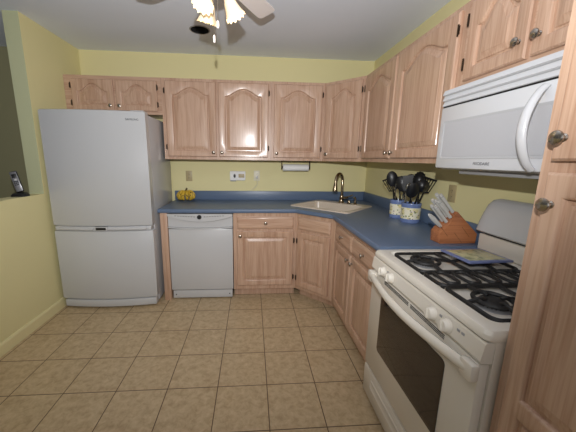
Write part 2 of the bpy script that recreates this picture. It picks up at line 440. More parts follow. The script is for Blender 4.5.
# --- base cabinets
BH = .8755
t = thing('base_cabinet', 'oak base cabinet with one drawer and door beside the dishwasher', 'cabinet', (-1.5235, -.61, 0), 0, 'oak base cabinets')
MB().box(0, .6165, 0, .608, .09, BH).box(0, .6165, .07, .6, 0, .0905).build('body', OAK, t, smooth=False)
drawer(t, .036, .584, .717, .836)
door(t, .036, .584, .135, .692, TL, 'R', rise=0, st=.06)
t = thing('base_cabinet', 'angled corner oak base cabinet with one door under the sink', 'cabinet', (-.9065, -.61, 0), -PI/4, 'oak base cabinets')
pts = [Rm @ Vector((x+.9065, y+.61, 0)) for x, y in ((-.9065, -.61), (-.61, -.9065), (-.004, -.9065), (-.004, -.004), (-.9065, -.004))]
P2 = [(q.x, q.y) for q in pts]; cxy = (sum(p[0] for p in P2)/5, sum(p[1] for p in P2)/5)
sh = lambda k: [(cxy[0]+(x-cxy[0])*k, cxy[1]+(y-cxy[1])*k) for x, y in P2]
b = MB(); o5 = sh(1); i5 = sh(.95)
for k in range(5):
    j = (k+1) % 5
    b.prism([o5[k], o5[j], i5[j], i5[k]], .09, BH, 'z')
b.prism(sh(.98), .09, .11, 'z'); b.prism([(x, y+.07) if y < .02 else (x, y) for x, y in sh(.97)], 0, .0905, 'z')
b.build('body', OAK, t, smooth=False)
WB = .2965*math.sqrt(2)
drawer(t, .026, WB-.042, .719, .836, kn=False)
door(t, .026, WB-.042, .128, .692, None, 'L', rise=0, st=.058)
t = thing('base_cabinet', 'oak base cabinet with two drawers and two doors left of the range', 'cabinet', (-.61, -.908, 0), QZ, 'oak base cabinets')
MB().box(0, .932, 0, .608, .09, BH).box(0, .932, .07, .6, 0, .0905).build('body', OAK, t, smooth=False)
drawer(t, .055, .448, .717, .836); drawer(t, .47, .90, .717, .836)
door(t, .055, .448, .135, .692, TR, None, rise=0, st=.058)
door(t, .470, .90, .135, .692, TL, None, rise=0, st=.058)
t = tag(MB().box(-2.2, -2.136, -.635, -.01, 0, BH, .002).build('end_panel', OAK), 'narrow oak end panel between refrigerator and dishwasher', 'cabinet panel')

# --- countertop with sink cut-out
SX = Vector((.7071, -.7071, 0)); SY = Vector((.7071, .7071, 0)); SO = Vector((-.533, -.467, 0))
def sk(x, y, z=0): v = SO+SX*x+SY*y; return (v.x, v.y, z)
out = [(-2.215, -.003), (-2.215, -.646), (-.926, -.646), (-.646, -.926), (-.646, -1.838), (-.003, -1.838), (-.003, -.003)]
hole = [sk(x, y)[:2] for x, y in ((-.30, -.25), (.30, -.25), (.30, .19), (-.30, .19))]
CT, CB = .914, .876
bm = bmesh.new(); es = []
for poly in (out, hole):
    vs = [bm.verts.new((x, y, CT)) for x, y in poly]
    es += [bm.edges.new((vs[i], vs[(i+1) % len(vs)])) for i in range(len(vs))]
bmesh.ops.triangle_fill(bm, edges=es, use_beauty=True)
top = bm.faces[:]
r = bmesh.ops.extrude_face_region(bm, geom=top)
vv = [g for g in r['geom'] if isinstance(g, bmesh.types.BMVert)]
bmesh.ops.translate(bm, vec=(0, 0, CB-CT), verts=vv)
# roll the front edges
fe = []
for e in bm.edges:
    a, c = e.verts
    if abs(a.co.z-c.co.z) < 1e-5 and len(e.link_faces) == 2:
        nz = sorted(abs(f.normal.z) for f in e.link_faces)
        on = all(abs(v.co.y+.646) < 1e-4 and v.co.x < -.9 or abs(v.co.x+.646) < 1e-4 and v.co.y < -.9 or abs(v.co.x+2.215) < 1e-4 for v in (a, c))
        bm.normal_update()
        if on: fe.append(e)
fe = [e for e in fe if sorted(abs(f.normal.z) for f in e.link_faces)[0] < .1 and sorted(abs(f.normal.z) for f in e.link_faces)[1] > .9]
bmesh.ops.bevel(bm, geom=fe, offset=.008, segments=3, affect='EDGES', profile=.5)
cb = MB(); cb.bm.free(); cb.bm = bm
t = thing('countertop', 'blue laminate countertop running around the corner with backsplash', 'countertop', (-1.4, -.3, CB))
o = cb.build('worktop', BLUE, t); o.data.transform(Matrix.Translation((1.4, .3, -CB)))
o = MB().box(-2.215, -.003, -.022, -.003, CT+.0003, 1.017, .003).box(-.022, -.003, -1.838, -.0222, CT+.0003, 1.017, .003).build('backsplash', BLUE, t)
o.data.transform(Matrix.Translation((1.4, .3, -CB)))

# --- sink
t = thing('kitchen_sink', 'almond drop-in sink set diagonally in the counter corner', 'sink', (SO.x, SO.y, CT), -PI/4)
hx, hy = .325, .28
b = MB()
b.loops([rrect(-hx, hx, -hy, hy, .03, .0004), rrect(-hx, hx, -hy, hy, .03, .007), rrect(-hx+.006, hx-.006, -hy+.006, hy-.006, .028, .012),
         rrect(-.285, .285, -.24, .175, .05, .012), rrect(-.278, .278, -.233, .168, .05, .004), rrect(-.262, .262, -.217, .152, .06, -.14), rrect(-.22, .22, -.175, .11, .05, -.16)], cap0=False)
b.build('basin', SINKM, t)
MB().lathe([(.045, -.1597), (.045, -.156), (.035, -.156), (.03, -.158), (.001, -.158)], 20, Matrix.Translation((0, -.03, 0))).build('drain', STEEL, t)

# --- faucet
fx = sk(-.005, .228, CT+.0125)
t = thing('kitchen_faucet', 'tall arched pull-down metal faucet on the back ledge of the sink', 'faucet', fx, -PI/4)
MB().lathe([(.031, 0), (.031, .006), (.025, .014), (.022, .05), (.024, .055), (.020, .075), (.016, .085)], 20).build('base', BRUSH, t)
pts = [(0, 0, .08), (0, 0, .17), (0, -.002, .23)]
A = []
for i in range(15):
    a = PI*i/14; A.append((0, -.075+.075*math.cos(a), .235+.075*math.sin(a)*1.05))
pts += A; pts += [(0, -.152, .215)]
MB().tube(pts, .0145, 12).build('spout', BRUSH, t)
MB().tube([(0, -.152, .222), (0, -.153, .20), (0, -.156, .15), (0, -.157, .135)], [.016, .019, .026, .025], 14).build('spray_head', BRUSH, t)
MB().tube([(.018, 0, .055), (.05, 0, .062), (.072, 0, .066)], [.013, .011, .012], 12).tube([(.068, 0, .066), (.10, -.01, .082), (.135, -.018, .098)], [.006, .006, .005], 10).build('handle', BRUSH, t)
t = thing('soap_dispenser', 'short metal soap dispenser at the right end of the sink ledge', 'soap dispenser', sk(.155, .226, CT+.0125), -PI/4)
MB().lathe([(.019, 0), (.019, .006), (.013, .012), (.012, .045)], 16).build('body', BRUSH, t)
MB().tube([(0, 0, .045), (0, 0, .066), (0, -.012, .074), (0, -.05, .070)], [.008, .009, .008, .006], 10).build('pump_spout', BRUSH, t)
o = MB().lathe([(.02, 0), (.02, .006), (.015, .012), (.015, .03), (.012, .036), (.001, .038)], 16).build('sink_air_gap', BRUSH); o.location = sk(.085, .226, CT+.0125)
tag(o, 'small metal cap between the faucet and the soap dispenser', 'sink fitting')

# ------------------------------------------------------------------ refrigerator
t = thing('refrigerator', 'white bottom-freezer refrigerator with bowed doors next to the left wall', 'refrigerator', (-3.072, -.745, 0))
W = .84
MB().box(.005, W-.005, .075, .70, .03, 1.735, .006).build('body', FSIDE, t)
def bowed(x0, x1, z0, z1, bow=.04, th=.07, n=16, r=.012):
    """door whose face is bowed outwards; face corners at y=0"""
    cx = (x0+x1)/2; hw = (x1-x0)/2
    def prof(d, dz, yo):
        P = []
        for i in range(n+1):
            x = x0+d+(x1-x0-2*d)*i/n; u = (x-cx)/hw
            P.append((x, -bow*(1-u*u)+yo))
        return P
    b = MB(); L = []
    def ring(z, d, yo): return [(x, y, z) for x, y in prof(d, 0, yo)] + [(x1-d, th, z), (x0+d, th, z)]
    L = [ring(z0, r, r), ring(z0+r*.35, r*.3, r*.3), ring(z0+r, 0, 0), ring(z1-r, 0, 0), ring(z1-r*.35, r*.3, r*.3), ring(z1, r, r)]
    return b.loops(L)
o = bowed(0, W, .782, 1.755, r=.014).build('fridge_door', WHITE_F, t)
def onbow(x, bow=.04): u = (x-W/2)/(W/2); return -bow*(1-u*u)
text('SAMSUNG', .022, o, Matrix.Translation((W-.10, onbow(W-.10)-.0025, 1.685)) @ Matrix.Rotation(math.radians(9), 4, 'Z') @ Matrix.Rotation(PI/2, 4, 'X'), GREYP, 'badge').data.materials[0] = DARKP
o = bowed(0, W, .095, .742, r=.014).build('freezer_door', WHITE_F, t)
# grip band between the doors with its pocket handles and display
o = bowed(.012, W-.012, .744, .781, bow=.036, r=.004).build('handle_band', WHITE_F, t)
for x0, x1 in ((.05, .35), (.48, .79)):
    q = MB(); n_ = 10
    lo_ = [(x0+(x1-x0)*i/n_, onbow(x0+(x1-x0)*i/n_, .036)-.004) for i in range(n_+1)]
    q.loops([[(x, y-.002, .773) for x, y in lo_] + [(x, y+.01, .773) for x, y in reversed(lo_)],
             [(x, y-.010, .758) for x, y in lo_] + [(x, y+.01, .758) for x, y in reversed(lo_)],
             [(x, y-.008, .752) for x, y in lo_] + [(x, y+.01, .752) for x, y in reversed(lo_)]])
    q.build('handle', WHITE, o)
xm = .415
MB().box(xm-.055, xm+.055, onbow(xm)-.006, onbow(xm)+.02, .745, .781, .003).build('display_bezel', WHITE, o)
MB().box(xm-.042, xm+.042, onbow(xm)-.0075, onbow(xm), .752, .774, .001).build('display', DARKP, o)
bowed(.015, W-.012, .02, .088, bow=.036, th=.06, r=.006).build('kick_panel', WHITE_F, t)
for x in (.06, W-.06):
    for y in (.1, .62): MB().tube([(x, y, 0), (x, y, .032)], .02, 12).build('foot', DARKP, t)
MB().box(W-.13, W-.02, .03, .13, 1.735, 1.765, .004).build('hinge_cover', WHITE_F, t)

# ------------------------------------------------------------------ dishwasher
t = thing('dishwasher', 'white built-in dishwasher under the counter beside the refrigerator', 'dishwasher', (-2.132, -.632, 0))
W = .605
MB().box(.008, W-.008, .04, .60, .02, .868).build('tub', DARKV, t, smooth=False)  # coloured dark so the gaps around the panel look shaded
MB().box(.002, W-.002, 0, .04, .102, .722, .006).build('door', WHITE, t)
arc = lambda x, dip: dip*(1-((x-W/2)/(W/2))**2)
# control panel with a smile-shaped lower edge, over a lower lip band
def band(x0, x1, zt, zb, diptop, dipbot, y0, y1, n=20):
    xs = [x0+(x1-x0)*i/n for i in range(n+1)]
    poly = [(x, zt-arc(x, diptop)) for x in xs] + [(x, zb-arc(x, dipbot)) for x in reversed(xs)]
    return MB().prism(poly, y0, y1, 'y')
band(.002, W-.002, .868, .847, 0, .054, -.016, .04).build('control_panel', WHITE, t)
band(.002, W-.002, .8405, .745, .054, .014, .006, .04).build('handle_recess', WHITE, t)
band(.002, W-.002, .744, .735, .014, .014, -.013, .004).build('handle_lip', WHITE, t)
MB().tube([(W*.49, -.024, .839), (W*.49, -.014, .839)], .021, 20).build('dial', DARKP, t)
for k in range(8):
    for sx in (-1, 1):
        x = W*.49+sx*(.048+k*.0245)
        MB().box(x-.007, x+.007, -.0172, -.0158, .8385+.0014*k, .8435+.0014*k, .0003).build('button', DARKP, t, smooth=False)
o = MB().box(.012, W-.012, .012, .03, .012, .092, .004).build('toe_panel', WHITE, t)
for x in (.04, W-.04): MB().tube([(x, .009, .05), (x, .013, .05)], .006, 10).build('screw', DARKP, o)

# ------------------------------------------------------------------ range
t = thing('gas_range', 'white freestanding gas range between the counter and pantry', 'range', (-.68, -1.8425, 0), QZ)
W = .757
MB().box(0, W, .035, .655, .03, .867).build('body', BISQ, t, smooth=False)
for x in (.05, W-.05):
    for y in (.08, .6): MB().tube([(x, y, 0), (x, y, .032)], .018, 10).build('foot', DARKP, t)
b = MB()
b.loops([rrect(-.001, W+.001, .010, .60, .022, .868), rrect(-.002, W+.002, .002, .60, .022, .874), rrect(-.002, W+.002, .002, .60, .022, .890), rrect(.004, W-.004, .010, .598, .02, .902), rrect(.014, W-.014, .022, .592, .02, .905), rrect(.044, W-.044, .058, .575, .03, .903),
         rrect(.056, W-.056, .07, .565, .025, .884)])
b.build('cooktop', BISQ, t)
# slanted control panel
o = MB().prism([(.008, .866), (.004, .860), (-.004, .808), (-.001, .799), (.034, .797), (.034, .866)], .001, W-.001, 'x').build('control_panel', BISQ, t, ang=.4)
for i, x in enumerate((.132, .212, .528, .607)):
    k = MB(); Mf = frame((x, -.0015, .828), (0, -1, .1))
    k.lathe([(.026, 0), (.026, .004), (.0235, .006), (.021, .02), (.019, .0225), (.001, .0225)], 24, Mf)
    k.box(-.0035, .0035, -.018, .018, .018, .028, .0025, M=Mf @ Matrix.Rotation(.15, 4, 'Z'))
    ko = k.build('burner_knob', BISQ, t)
for x in (.172, .568, .655, .675):
    MB().box(x-.006, x+.006, -.0005, .0025, .838, .846).build('panel_mark', GREYP, t, smooth=False)
# oven door
dz0, dz1 = .222, .793
d = MB().box(.004, W-.004, .0, .034, dz0, dz1, .008).build('oven_door', BISQ, t)
MB().loops([[(x, y, z) for x, z, y in rrect(.135, W-.135, .385, .70, .02, -.0004)], [(x, y, z) for x, z, y in rrect(.135, W-.135, .385, .70, .02, -.0025)],
            [(x, y, z) for x, z, y in rrect(.142, W-.142, .392, .693, .016, -.004)]]).build('window', GLASSD, d)
b = MB()
for k in range(3):
    for x0, x1 in ((.15, .37), (.385, .60)): b.box(x0, x1, -.0006, .003, .770+k*.0065, .7735+k*.0065)
b.build('vent_slots', DARKV, d, smooth=False)
pts = [(.02+(W-.04)*i/24, -.010-.044*math.sin(PI*i/24), .764) for i in range(25)]
b = MB().tube(pts, .0155, 12, flat=1.3)
b.box(.001, .055, -.026, .004, .732, .791, .009).box(W-.055, W-.001, -.026, .004, .732, .791, .009)
b.build('handle', BISQ, d)
dr = MB().box(.004, W-.004, .0, .034, .034, .212, .008).build('drawer', BISQ, t)
b = MB(); P_ = lambda x0, x1, z0, z1, y: [(x, y, z) for x, z, q in rrect(x0, x1, z0, z1, .012, 0)]
b.loops([P_(.10, W-.10, .118, .172, .001), P_(.10, W-.10, .118, .172, -.004), P_(.105, W-.105, .122, .168, -.006), P_(.115, W-.115, .130, .160, -.002)])
b.build('pull', BISQ, dr)
# backguard: lower riser and rounded hood
MB().box(.004, W-.004, .592, .655, .905, .994, .004).build('backguard_riser', BISQ, t)
MB().box(.03, W-.03, .605, .65, .992, 1.012).build('backguard_gap_shade', DARKV, t, smooth=False)  # dark box set in the gap in place of its shade
b = MB(); L = []
prof = [(.575, 1.008), (.566, 1.016), (.576, 1.07), (.594, 1.13), (.610, 1.168), (.628, 1.186), (.650, 1.190), (.655, 1.182), (.655, 1.008)]
def hood(x, k):   # k shrinks the height towards the rounded ends
    return [(x, y+(1-k)*.02*(1 if y < .65 else 0), 1.008+(z-1.008)*k) for y, z in prof]
for x, k in ((.000, .70), (.003, .82), (.010, .91), (.02, .96), (.035, .99), (.055, 1), (W-.055, 1), (W-.035, .99), (W-.02, .96), (W-.010, .91), (W-.003, .82), (W, .70)):
    L.append(hood(x, k))
hd = b.loops(L).build('backguard_hood', WHITE, t, ang=.7)
def hoody(z): return .578+(z-1.06)*.02/.07
b = MB(); b.loops([[(x, hoody(z)-.0015, z) for x, z in ((.27, 1.065), (.49, 1.065), (.49, 1.12), (.27, 1.12))], [(x, hoody(z)+.004, z) for x, z in ((.27, 1.065), (.49, 1.065), (.49, 1.12), (.27, 1.12))]])
b.build('clock_panel', MWGL, t)
b = MB()
for k in range(5):
    x = .12+k*.026; z = 1.078
    b.box(x, x+.014, hoody(z)-.001, hoody(z)+.003, z, z+.004)
b.build('hood_marks', GREYP, t, smooth=False)
# burners
def burner(x, y, r):
    B = MB().lathe([(r*1.35, .8835), (r*1.3, .886), (r*1.0, .888), (r*.98, .897), (r*.8, .899)], 28, Matrix.Translation((x, y, 0))).build('burner', GREYP, t)
    b = MB().lathe([(r*.86, .899), (r*.92, .9005), (r*.92, .904), (r*.8, .907), (.001, .908)], 28, Matrix.Translation((x, y, 0)))
    b.build('burner_cap', IRON, B)
    b = MB()
    for k in range(24):
        a = 2*PI*k/24; b.box(r*.97, r*1.0, -.0022, .0022, .890, .8965, M=Matrix.Translation((x, y, 0)) @ Matrix.Rotation(a, 4, 'Z'))
    b.build('flame_ports', DARKV, B, smooth=False)
BX = (.188, .582); BY = (.175, .43)
for x in BX:
    for y, r in zip(BY, (.042, .036)): burner(x, y, r if x < .3 else r*1.1)
# grates
def rr_path(x0, x1, y0, y1, r, z): return rrect(x0, x1, y0, y1, r, z, 4)
GZ = .909
def side_grate(x0, x1, cx):
    y0, y1, ym = .078, .545, .305
    b = MB(); b.tube(rr_path(x0, x1, y0, y1, .03, GZ-.010), .008, 8, closed=True)
    b.tube([(x0, ym, GZ-.010), (x1, ym, GZ-.010)], .008, 8)
    for y in BY:
        ring = [(cx+.060*math.cos(2*PI*k/28), y+.060*math.sin(2*PI*k/28), GZ-.003) for k in range(28)]
        b.tube(ring, .008, 8, closed=True)
        lo, hi = (y0, ym) if y < ym else (ym, y1)
        for ca, sa, lim in ((1, 0, x1-cx), (-1, 0, cx-x0), (0, 1, hi-y), (0, -1, y-lo)):
            b.tube([(cx+ca*.028, y+sa*.028, GZ-.002), (cx+ca*.046, y+sa*.046, GZ+.004), (cx+ca*.062, y+sa*.062, GZ), (cx+ca*lim, y+sa*lim, GZ-.010)], [.006, .0085, .008, .0075], 8)
    for fx_, fy_ in ((x0+.01, y0+.01), (x1-.01, y0+.01), (x0+.01, y1-.01), (x1-.01, y1-.01)):
        b.tube([(fx_, fy_, .8845), (fx_, fy_, GZ-.010)], .008, 8)
    return b.build('grate', IRON, t)
side_grate(.066, .312, BX[0]); side_grate(.462, .700, BX[1])
b = MB(); x0, x1 = .322, .452
b.tube(rr_path(x0, x1, .078, .545, .03, GZ-.010), .008, 8, closed=True)
for k in range(5):
    y = .112+k*.088
    b.tube(rr_path(x0+.006, x1-.006, y, y+.052, .024, GZ-.004), .007, 8, closed=True)
for fx_, fy_ in ((x0+.01, .088), (x1-.01, .088), (x0+.01, .535), (x1-.01, .535)): b.tube([(fx_, fy_, .8845), (fx_, fy_, GZ-.010)], .008, 8)
b.build('grate', IRON, t)

# tile trivet resting on the grates
t = thing('tile_trivet', 'rectangular painted tile with a blue border lying on the stove grates', 'trivet', (-.262, -2.040, .9222), .06)
MB().box(-.112, .112, -.094, .094, .0035, .014, .003).build('tile', TRIMB, t)
MB().box(-.094, .094, -.076, .076, .0125, .0150, .0006).build('center_panel', SPRIG, t)
for x in (-.085, .085):
    for y in (-.07, .07): MB().lathe([(.010, 0), (.010, .004)], 10, Matrix.Translation((x, y, 0))).build('foot_pad', DARKP, t)

# ------------------------------------------------------------------ microwave
t = thing('microwave_oven', 'white over-the-range microwave with curved handle above the stove', 'microwave', (-.39, -1.8405, 1.334), QZ)
W, HH = .757, .388
MB().box(0, W, .04, .387, .006, HH).build('body', MWHITE, t, smooth=False)
o = MB().box(0, W, .016, .041, .312, HH, .003).build('vent_grille', DARKP, t)  # black backing paints the shade between the louvers
for z0, z1, y in ((.366, .387, -.004), (.340, .360, -.001), (.3145, .334, 0.001)):
    MB().prism([(y, z0), (.014, z0-.006), (.014, z1-.001), (y+.008, z1)], .001, W-.001, 'x').build('louver', MWHITE, o)
MB().box(.003, W-.003, .006, .04, .3065, .3135).build('dark_seam', DARKV, t, smooth=False)
d = MB().box(0, .585, 0, .041, .012, .306, .007).build('door', MWHITE, t)
b = MB(); P_ = lambda x0, x1, z0, z1, r, y: [(x, y, z) for x, z, q in rrect(x0, x1, z0, z1, r, 0)]
b.loops([P_(.032, .56, .058, .238, .006, .0005), P_(.032, .56, .058, .238, .006, -.003), P_(.037, .555, .063, .233, .006, -.003), P_(.041, .551, .067, .229, .006, -.0005)])
b.build('window', FSIDE, d)
b = MB(); b.loops([P_(.042, .550, .068, .228, .008, -.0004), P_(.042, .550, .068, .228, .008, -.0018)])
b.build('window_screen', MWGL, d)
# bowed vertical handle
pts = []
for i in range(19):
    u = i/18; pts.append((.523, -.004-.058*math.sin(PI*u)**.7, .019+.271*u))
MB().tube(pts, [.014+.003*math.sin(PI*i/18) for i in range(19)], 12, flat=.7).build('handle', MWHITE, d)
cp = MB().box(.588, W, 0, .041, .012, .306, .007).build('control_panel', MWHITE, t)
MB().box(.61, W-.02, -.001, .004, .225, .275, .0005).build('display', DARKP, cp)
b = MB()
for i in range(3):
    for j in range(5): b.box(.612+i*.043, .645+i*.043, -.001, .003, .035+j*.034, .058+j*.034, .001)
b.build('keypad', GREYP, cp)
text('FRIGIDAIRE', .017, d, Matrix.Translation((.30, -.0008, .036)) @ Matrix.Rotation(PI/2, 4, 'X'), LETTER)
MB().box(.10, W-.05, .06, .36, -.014, .0065, .003).build('underside_filter', GREYP, t)

# ------------------------------------------------------------------ things on the counter
# canisters
def crock(label, x, y, r, h):
    t = thing('utensil_crock', label, 'crock', (x, y, CT+.0004), 0, 'painted utensil crocks')
    MB().lathe([(r*.5, 0), (r*.94, 0), (r*.98, .004), (r, .01), (r, h-.02), (r*1.025, h-.015), (r*1.025, h-.003), (r*1.01, h), (r*.93, h), (r*.91, h-.006), (r*.90, .012), (.001, .010)], 40).build('pot', crock_mat(0, h), t)
    return t
crock('painted crock with blue bands of black utensils nearer the sink', -.130, -1.03, .062, .15)
crock('painted crock with blue bands of black utensils beside the knife block', -.117, -1.205, .070, .15)
def utensil(kind, label, base, tip, roll=0, group=None):
    base, tip = Vector(base), Vector(tip); L = (tip-base).length
    names = {'spoon': 'cooking_spoon', 'ladle': 'ladle', 'turner': 'slotted_turner', 'spat': 'spatula', 'whisk': 'whisk', 'fork': 'pasta_fork', 'tongs': 'tongs'}
    t = thing(names[kind], label, names[kind].replace('_', ' '), base, 0, group)
    z = (tip-base).normalized(); f = Vector((.5, .86, 0)); f = (f-z*f.dot(z)).normalized()
    q = Matrix((f.cross(z), f, z)).transposed().to_4x4() @ Matrix.Rotation(roll, 4, 'Z')
    t.matrix_world = Matrix.Translation(base) @ q
    hl = L-.118
    m = STEEL if kind in ('whisk', 'tongs') else BLKN
    if kind == 'tongs':
        for s_ in (-1, 1):
            MB().tube([(0, 0, .001), (.012*s_, 0, L*.3), (.02*s_, 0, L*.8), (.014*s_, 0, L)], [.004, .008, .009, .012], 8, flat=.35).build('arm', STEEL, t)
        return t
    MB().tube([(0, 0, .0), (0, 0, hl*.55), (0, 0, hl)], [.007, .0065, .005], 8).build('handle', m if kind != 'spat' else STEEL, t)
    if kind in ('spoon', 'fork', 'ladle'):
        rx, rz, dp = {'spoon': (.044, .064, .014), 'fork': (.044, .060, .02), 'ladle': (.050, .054, .035)}[kind]
        b = MB(); N1, N2 = 8, 18; Ls = []
        for i in range(N1+1):
            f = max(i/N1, .02)
            Ls.append([(rx*f*math.cos(2*PI*k/N2), dp*(f*f-1)+.004, hl+rz*.95+rz*f*math.sin(2*PI*k/N2)) for k in range(N2)])
        for i in range(N1, -1, -1):
            f = max(i/N1, .02)*.94
            Ls.append([(rx*f*math.cos(2*PI*k/N2), dp*(f*f-1)+.008, hl+rz*.95+rz*f*math.sin(2*PI*k/N2)) for k in range(N2)])
        b.loops(Ls)
        if kind == 'fork':
            for k in range(7):
                a = PI*(.1+.8*k/6); b.tube([(rx*math.cos(a)*.9, .004, hl+rz*.95+rz*.9*math.sin(a)), (rx*math.cos(a)*1.1, .03, hl+rz*.95+rz*1.1*math.sin(a))], [.004, .003], 6)
        b.build('bowl', BLKN, t)
    elif kind in ('turner', 'spat'):
        b = MB(); wt, wb, z0, z1 = (.050, .026, hl-.008, L)[0], .034, hl-.008, L
        if kind == 'turner':
            def edge(f): return wb+(wt-wb)*f
            for k in range(6):      # five slots between six bars
                f = -1+2*k/5
                b.tube([(f*wb*.92, 0, z0+.02), (f*wt*.92, -.008, z1-.012)], [.0036, .0036], 6)
            b.tube([(-wb, 0, z0+.018), (0, 0, z0+.006), (wb, 0, z0+.018)], .006, 6)
            b.tube([(-wt, -.008, z1-.01), (wt, -.008, z1-.01)], .007, 6)
        else:
            b.loops([[(-.02, -.003, z0), (.02, -.003, z0), (.02, .003, z0), (-.02, .003, z0)], [(-.032, -.003, z0+.03), (.032, -.003, z0+.03), (.032, .003, z0+.03), (-.032, .003, z0+.03)],
                     [(-.036, -.0015, z1-.01), (.036, -.0015, z1), (.036, .0015, z1), (-.036, .0015, z1-.01)]])
        b.build('blade', BLKN, t)
    elif kind == 'whisk':
        b = MB()
        for k in range(5):
            a = PI*k/5; ca, sa = math.cos(a), math.sin(a); P = []
            for i in range(13):
                u = PI*i/12; rr = .028*math.sin(u)*1.0
                P.append((ca*.028*math.cos(u-PI/2+PI/2)*1.0, sa*.028*math.cos(u), hl+.02+.075*math.sin(u)))
            b.tube([(0, 0, hl-.01)]+P+[(0, 0, hl-.01)], .0014, 5)
        b.build('wires', STEEL, t)
    return t
Z0 = CT+.016
UT = [  # kind, foot, tip, twist, label
 ('turner', (-0.0981, -1.0574, 0.9537), (-0.1941, -0.9456, 1.2386), 0.129, 'black slotted turner leaning furthest left out of the left crock'),
 ('spoon', (-0.1417, -1.0254, 0.9436), (-0.1988, -1.0053, 1.2896), 0.102, 'tall black spoon just right of the slotted turner in the left crock'),
 ('tongs', (-0.1359, -1.0326, 0.9459), (-0.1613, -1.0606, 1.2221), 0.215, 'steel tongs rising from the front of the left crock'),
 ('spat', (-0.1181, -1.0501, 0.929), (-0.1252, -1.1138, 1.2697), 0.248, 'flat black spatula leaning right out of the left crock'),
 ('ladle', (-0.0914, -1.0442, 0.929), (-0.1093, -0.9416, 1.2633), -0.116, 'black ladle at the back of the left crock nearest the sink'),
 ('spoon', (-0.1316, -1.014, 0.929), (-0.0443, -1.0509, 1.2697), 0.093, 'black spoon at the back of the left crock nearest the wall'),
 ('spoon', (-0.1165, -1.1927, 0.929), (-0.1914, -1.1448, 1.2585), -0.06, 'black spoon leaning left out of the right crock'),
 ('spat', (-0.1611, -1.1875, 0.929), (-0.1653, -1.2054, 1.2789), 0.096, 'steel handled spatula upright in the front of the right crock'),
 ('fork', (-0.0738, -1.2285, 0.929), (-0.0485, -1.1617, 1.302), 0.039, 'black pasta fork at the back of the right crock'),
 ('whisk', (-0.0931, -1.2207, 0.929), (-0.1897, -1.2575, 1.2395), 0.059, 'steel whisk leaning forward in the right crock'),
 ('ladle', (-0.1055, -1.1658, 0.929), (-0.1014, -1.3168, 1.2586), 0.115, 'black ladle leaning furthest right out of the right crock'),
 ('turner', (-0.1059, -1.2019, 0.929), (-0.039, -1.2815, 1.2642), -0.192, 'black slotted turner leaning right behind the knife handles'),
 ('spoon', (-0.1426, -1.1795, 0.929), (-0.1726, -1.3083, 1.2156), 0.259, 'low black spoon facing the knife block in the right crock'),
 ('ladle', (-0.0657, -1.1893, 0.929), (-0.1361, -1.1131, 1.2693), 0.086, 'black ladle leaning out between the two crocks'),
]
for k, foot, tip, tw, lab in UT: utensil(k, lab, foot, tip, tw, 'utensils in the crocks')

# knife block: side profile in x-z, thickness along y
t = thing('knife_block', 'slanted reddish wooden knife block on the counter beside the range', 'knife block', (-.166, -1.748, CT+.0004))
prof = [(-.126, 0), (.128, 0), (.134, .06), (-.005, .192), (-.058, .112), (-.126, .066)]
prof = [(-.106, 0), (.112, 0), (.116, .058), (-.022, .188), (-.066, .108), (-.112, .064)]
b = MB(); b.prism(prof, -.043, .043, 'y'); bmesh.ops.bevel(b.bm, geom=b.bm.edges[:], offset=.003, segments=1, affect='EDGES')
b.build('body', BLOCK, t)
dv = Vector((-.66, 0, .75)).normalized()     # direction the handles point
q = MB()
for s0 in ((.03, .02), (.07, .055), (-.06, .06)):   # laminated joint lines on the side
    a = Vector((s0[0]-.015, -.0433, s0[1])); q.tube([a-dv*.02, a+dv*.06], .0008, 4)
q.build('joint_lines', BSTEM, t)
kt = []
face = lambda u: Vector((-.066+.044*u, 0, .108+.080*u))     # along the slotted face
spec = [(.12, -.022, .125, 'lower row left'), (.12, .012, .125, 'lower row right'), (.47, -.029, .13, 'middle row left'), (.47, .0, .13, 'middle row centre'),
        (.47, .029, .13, 'middle row right'), (.84, -.02, .135, 'top row left'), (.84, .018, .135, 'top row right')]
labs = ['steel knife handle lowest of those in the slanted face, nearest the range', 'steel knife handle lowest of those in the slanted face, nearest the crocks',
        'steel knife handle in the middle row nearest the range', 'steel knife handle in the center of the middle row', 'steel knife handle in the middle row nearest the crocks',
        'long steel knife handle in the top row nearest the range', 'long steel knife handle in the top row nearest the crocks']
for (u, y, ln, _), lab in zip(spec, labs):
    p0 = face(u)+Vector((-.166, -1.748+y, CT+.001))+dv*.0075
    k = thing('kitchen_knife', lab, 'knife', p0, 0, 'knives in the block')
    k.matrix_world = Matrix.Translation(p0) @ dv.to_track_quat('Z', 'Y').to_matrix().to_4x4()
    MB().tube([(0, 0, 0), (0, 0, .010), (0, 0, .014), (0, 0, ln*.5), (0, 0, ln-.012), (0, 0, ln)], [.010, .010, .0085, .0095, .011, .0085], 10, flat=.75).build('handle', KNIFE, k)
    MB().tube([(0, 0, ln*.86), (0, 0, ln*.88)], [.0112, .0112], 10, flat=.78).build('end_band', GREYP, k)
p0 = Vector((-.166-.092, -1.765, CT+.0965))
k = thing('kitchen_shears', 'pale handle of the shears in the low front step of the block', 'scissors', p0, 0)
dv2 = Vector((-.62, 0, .55)).normalized(); k.matrix_world = Matrix.Translation(p0) @ dv2.to_track_quat('Z', 'Y').to_matrix().to_4x4()
MB().tube([(0, 0, 0), (0, 0, .03), (0, 0, .07), (0, 0, .1), (0, 0, .112)], [.009, .013, .014, .01, .004], 12, flat=.8).build('handle', KNIFE, k)

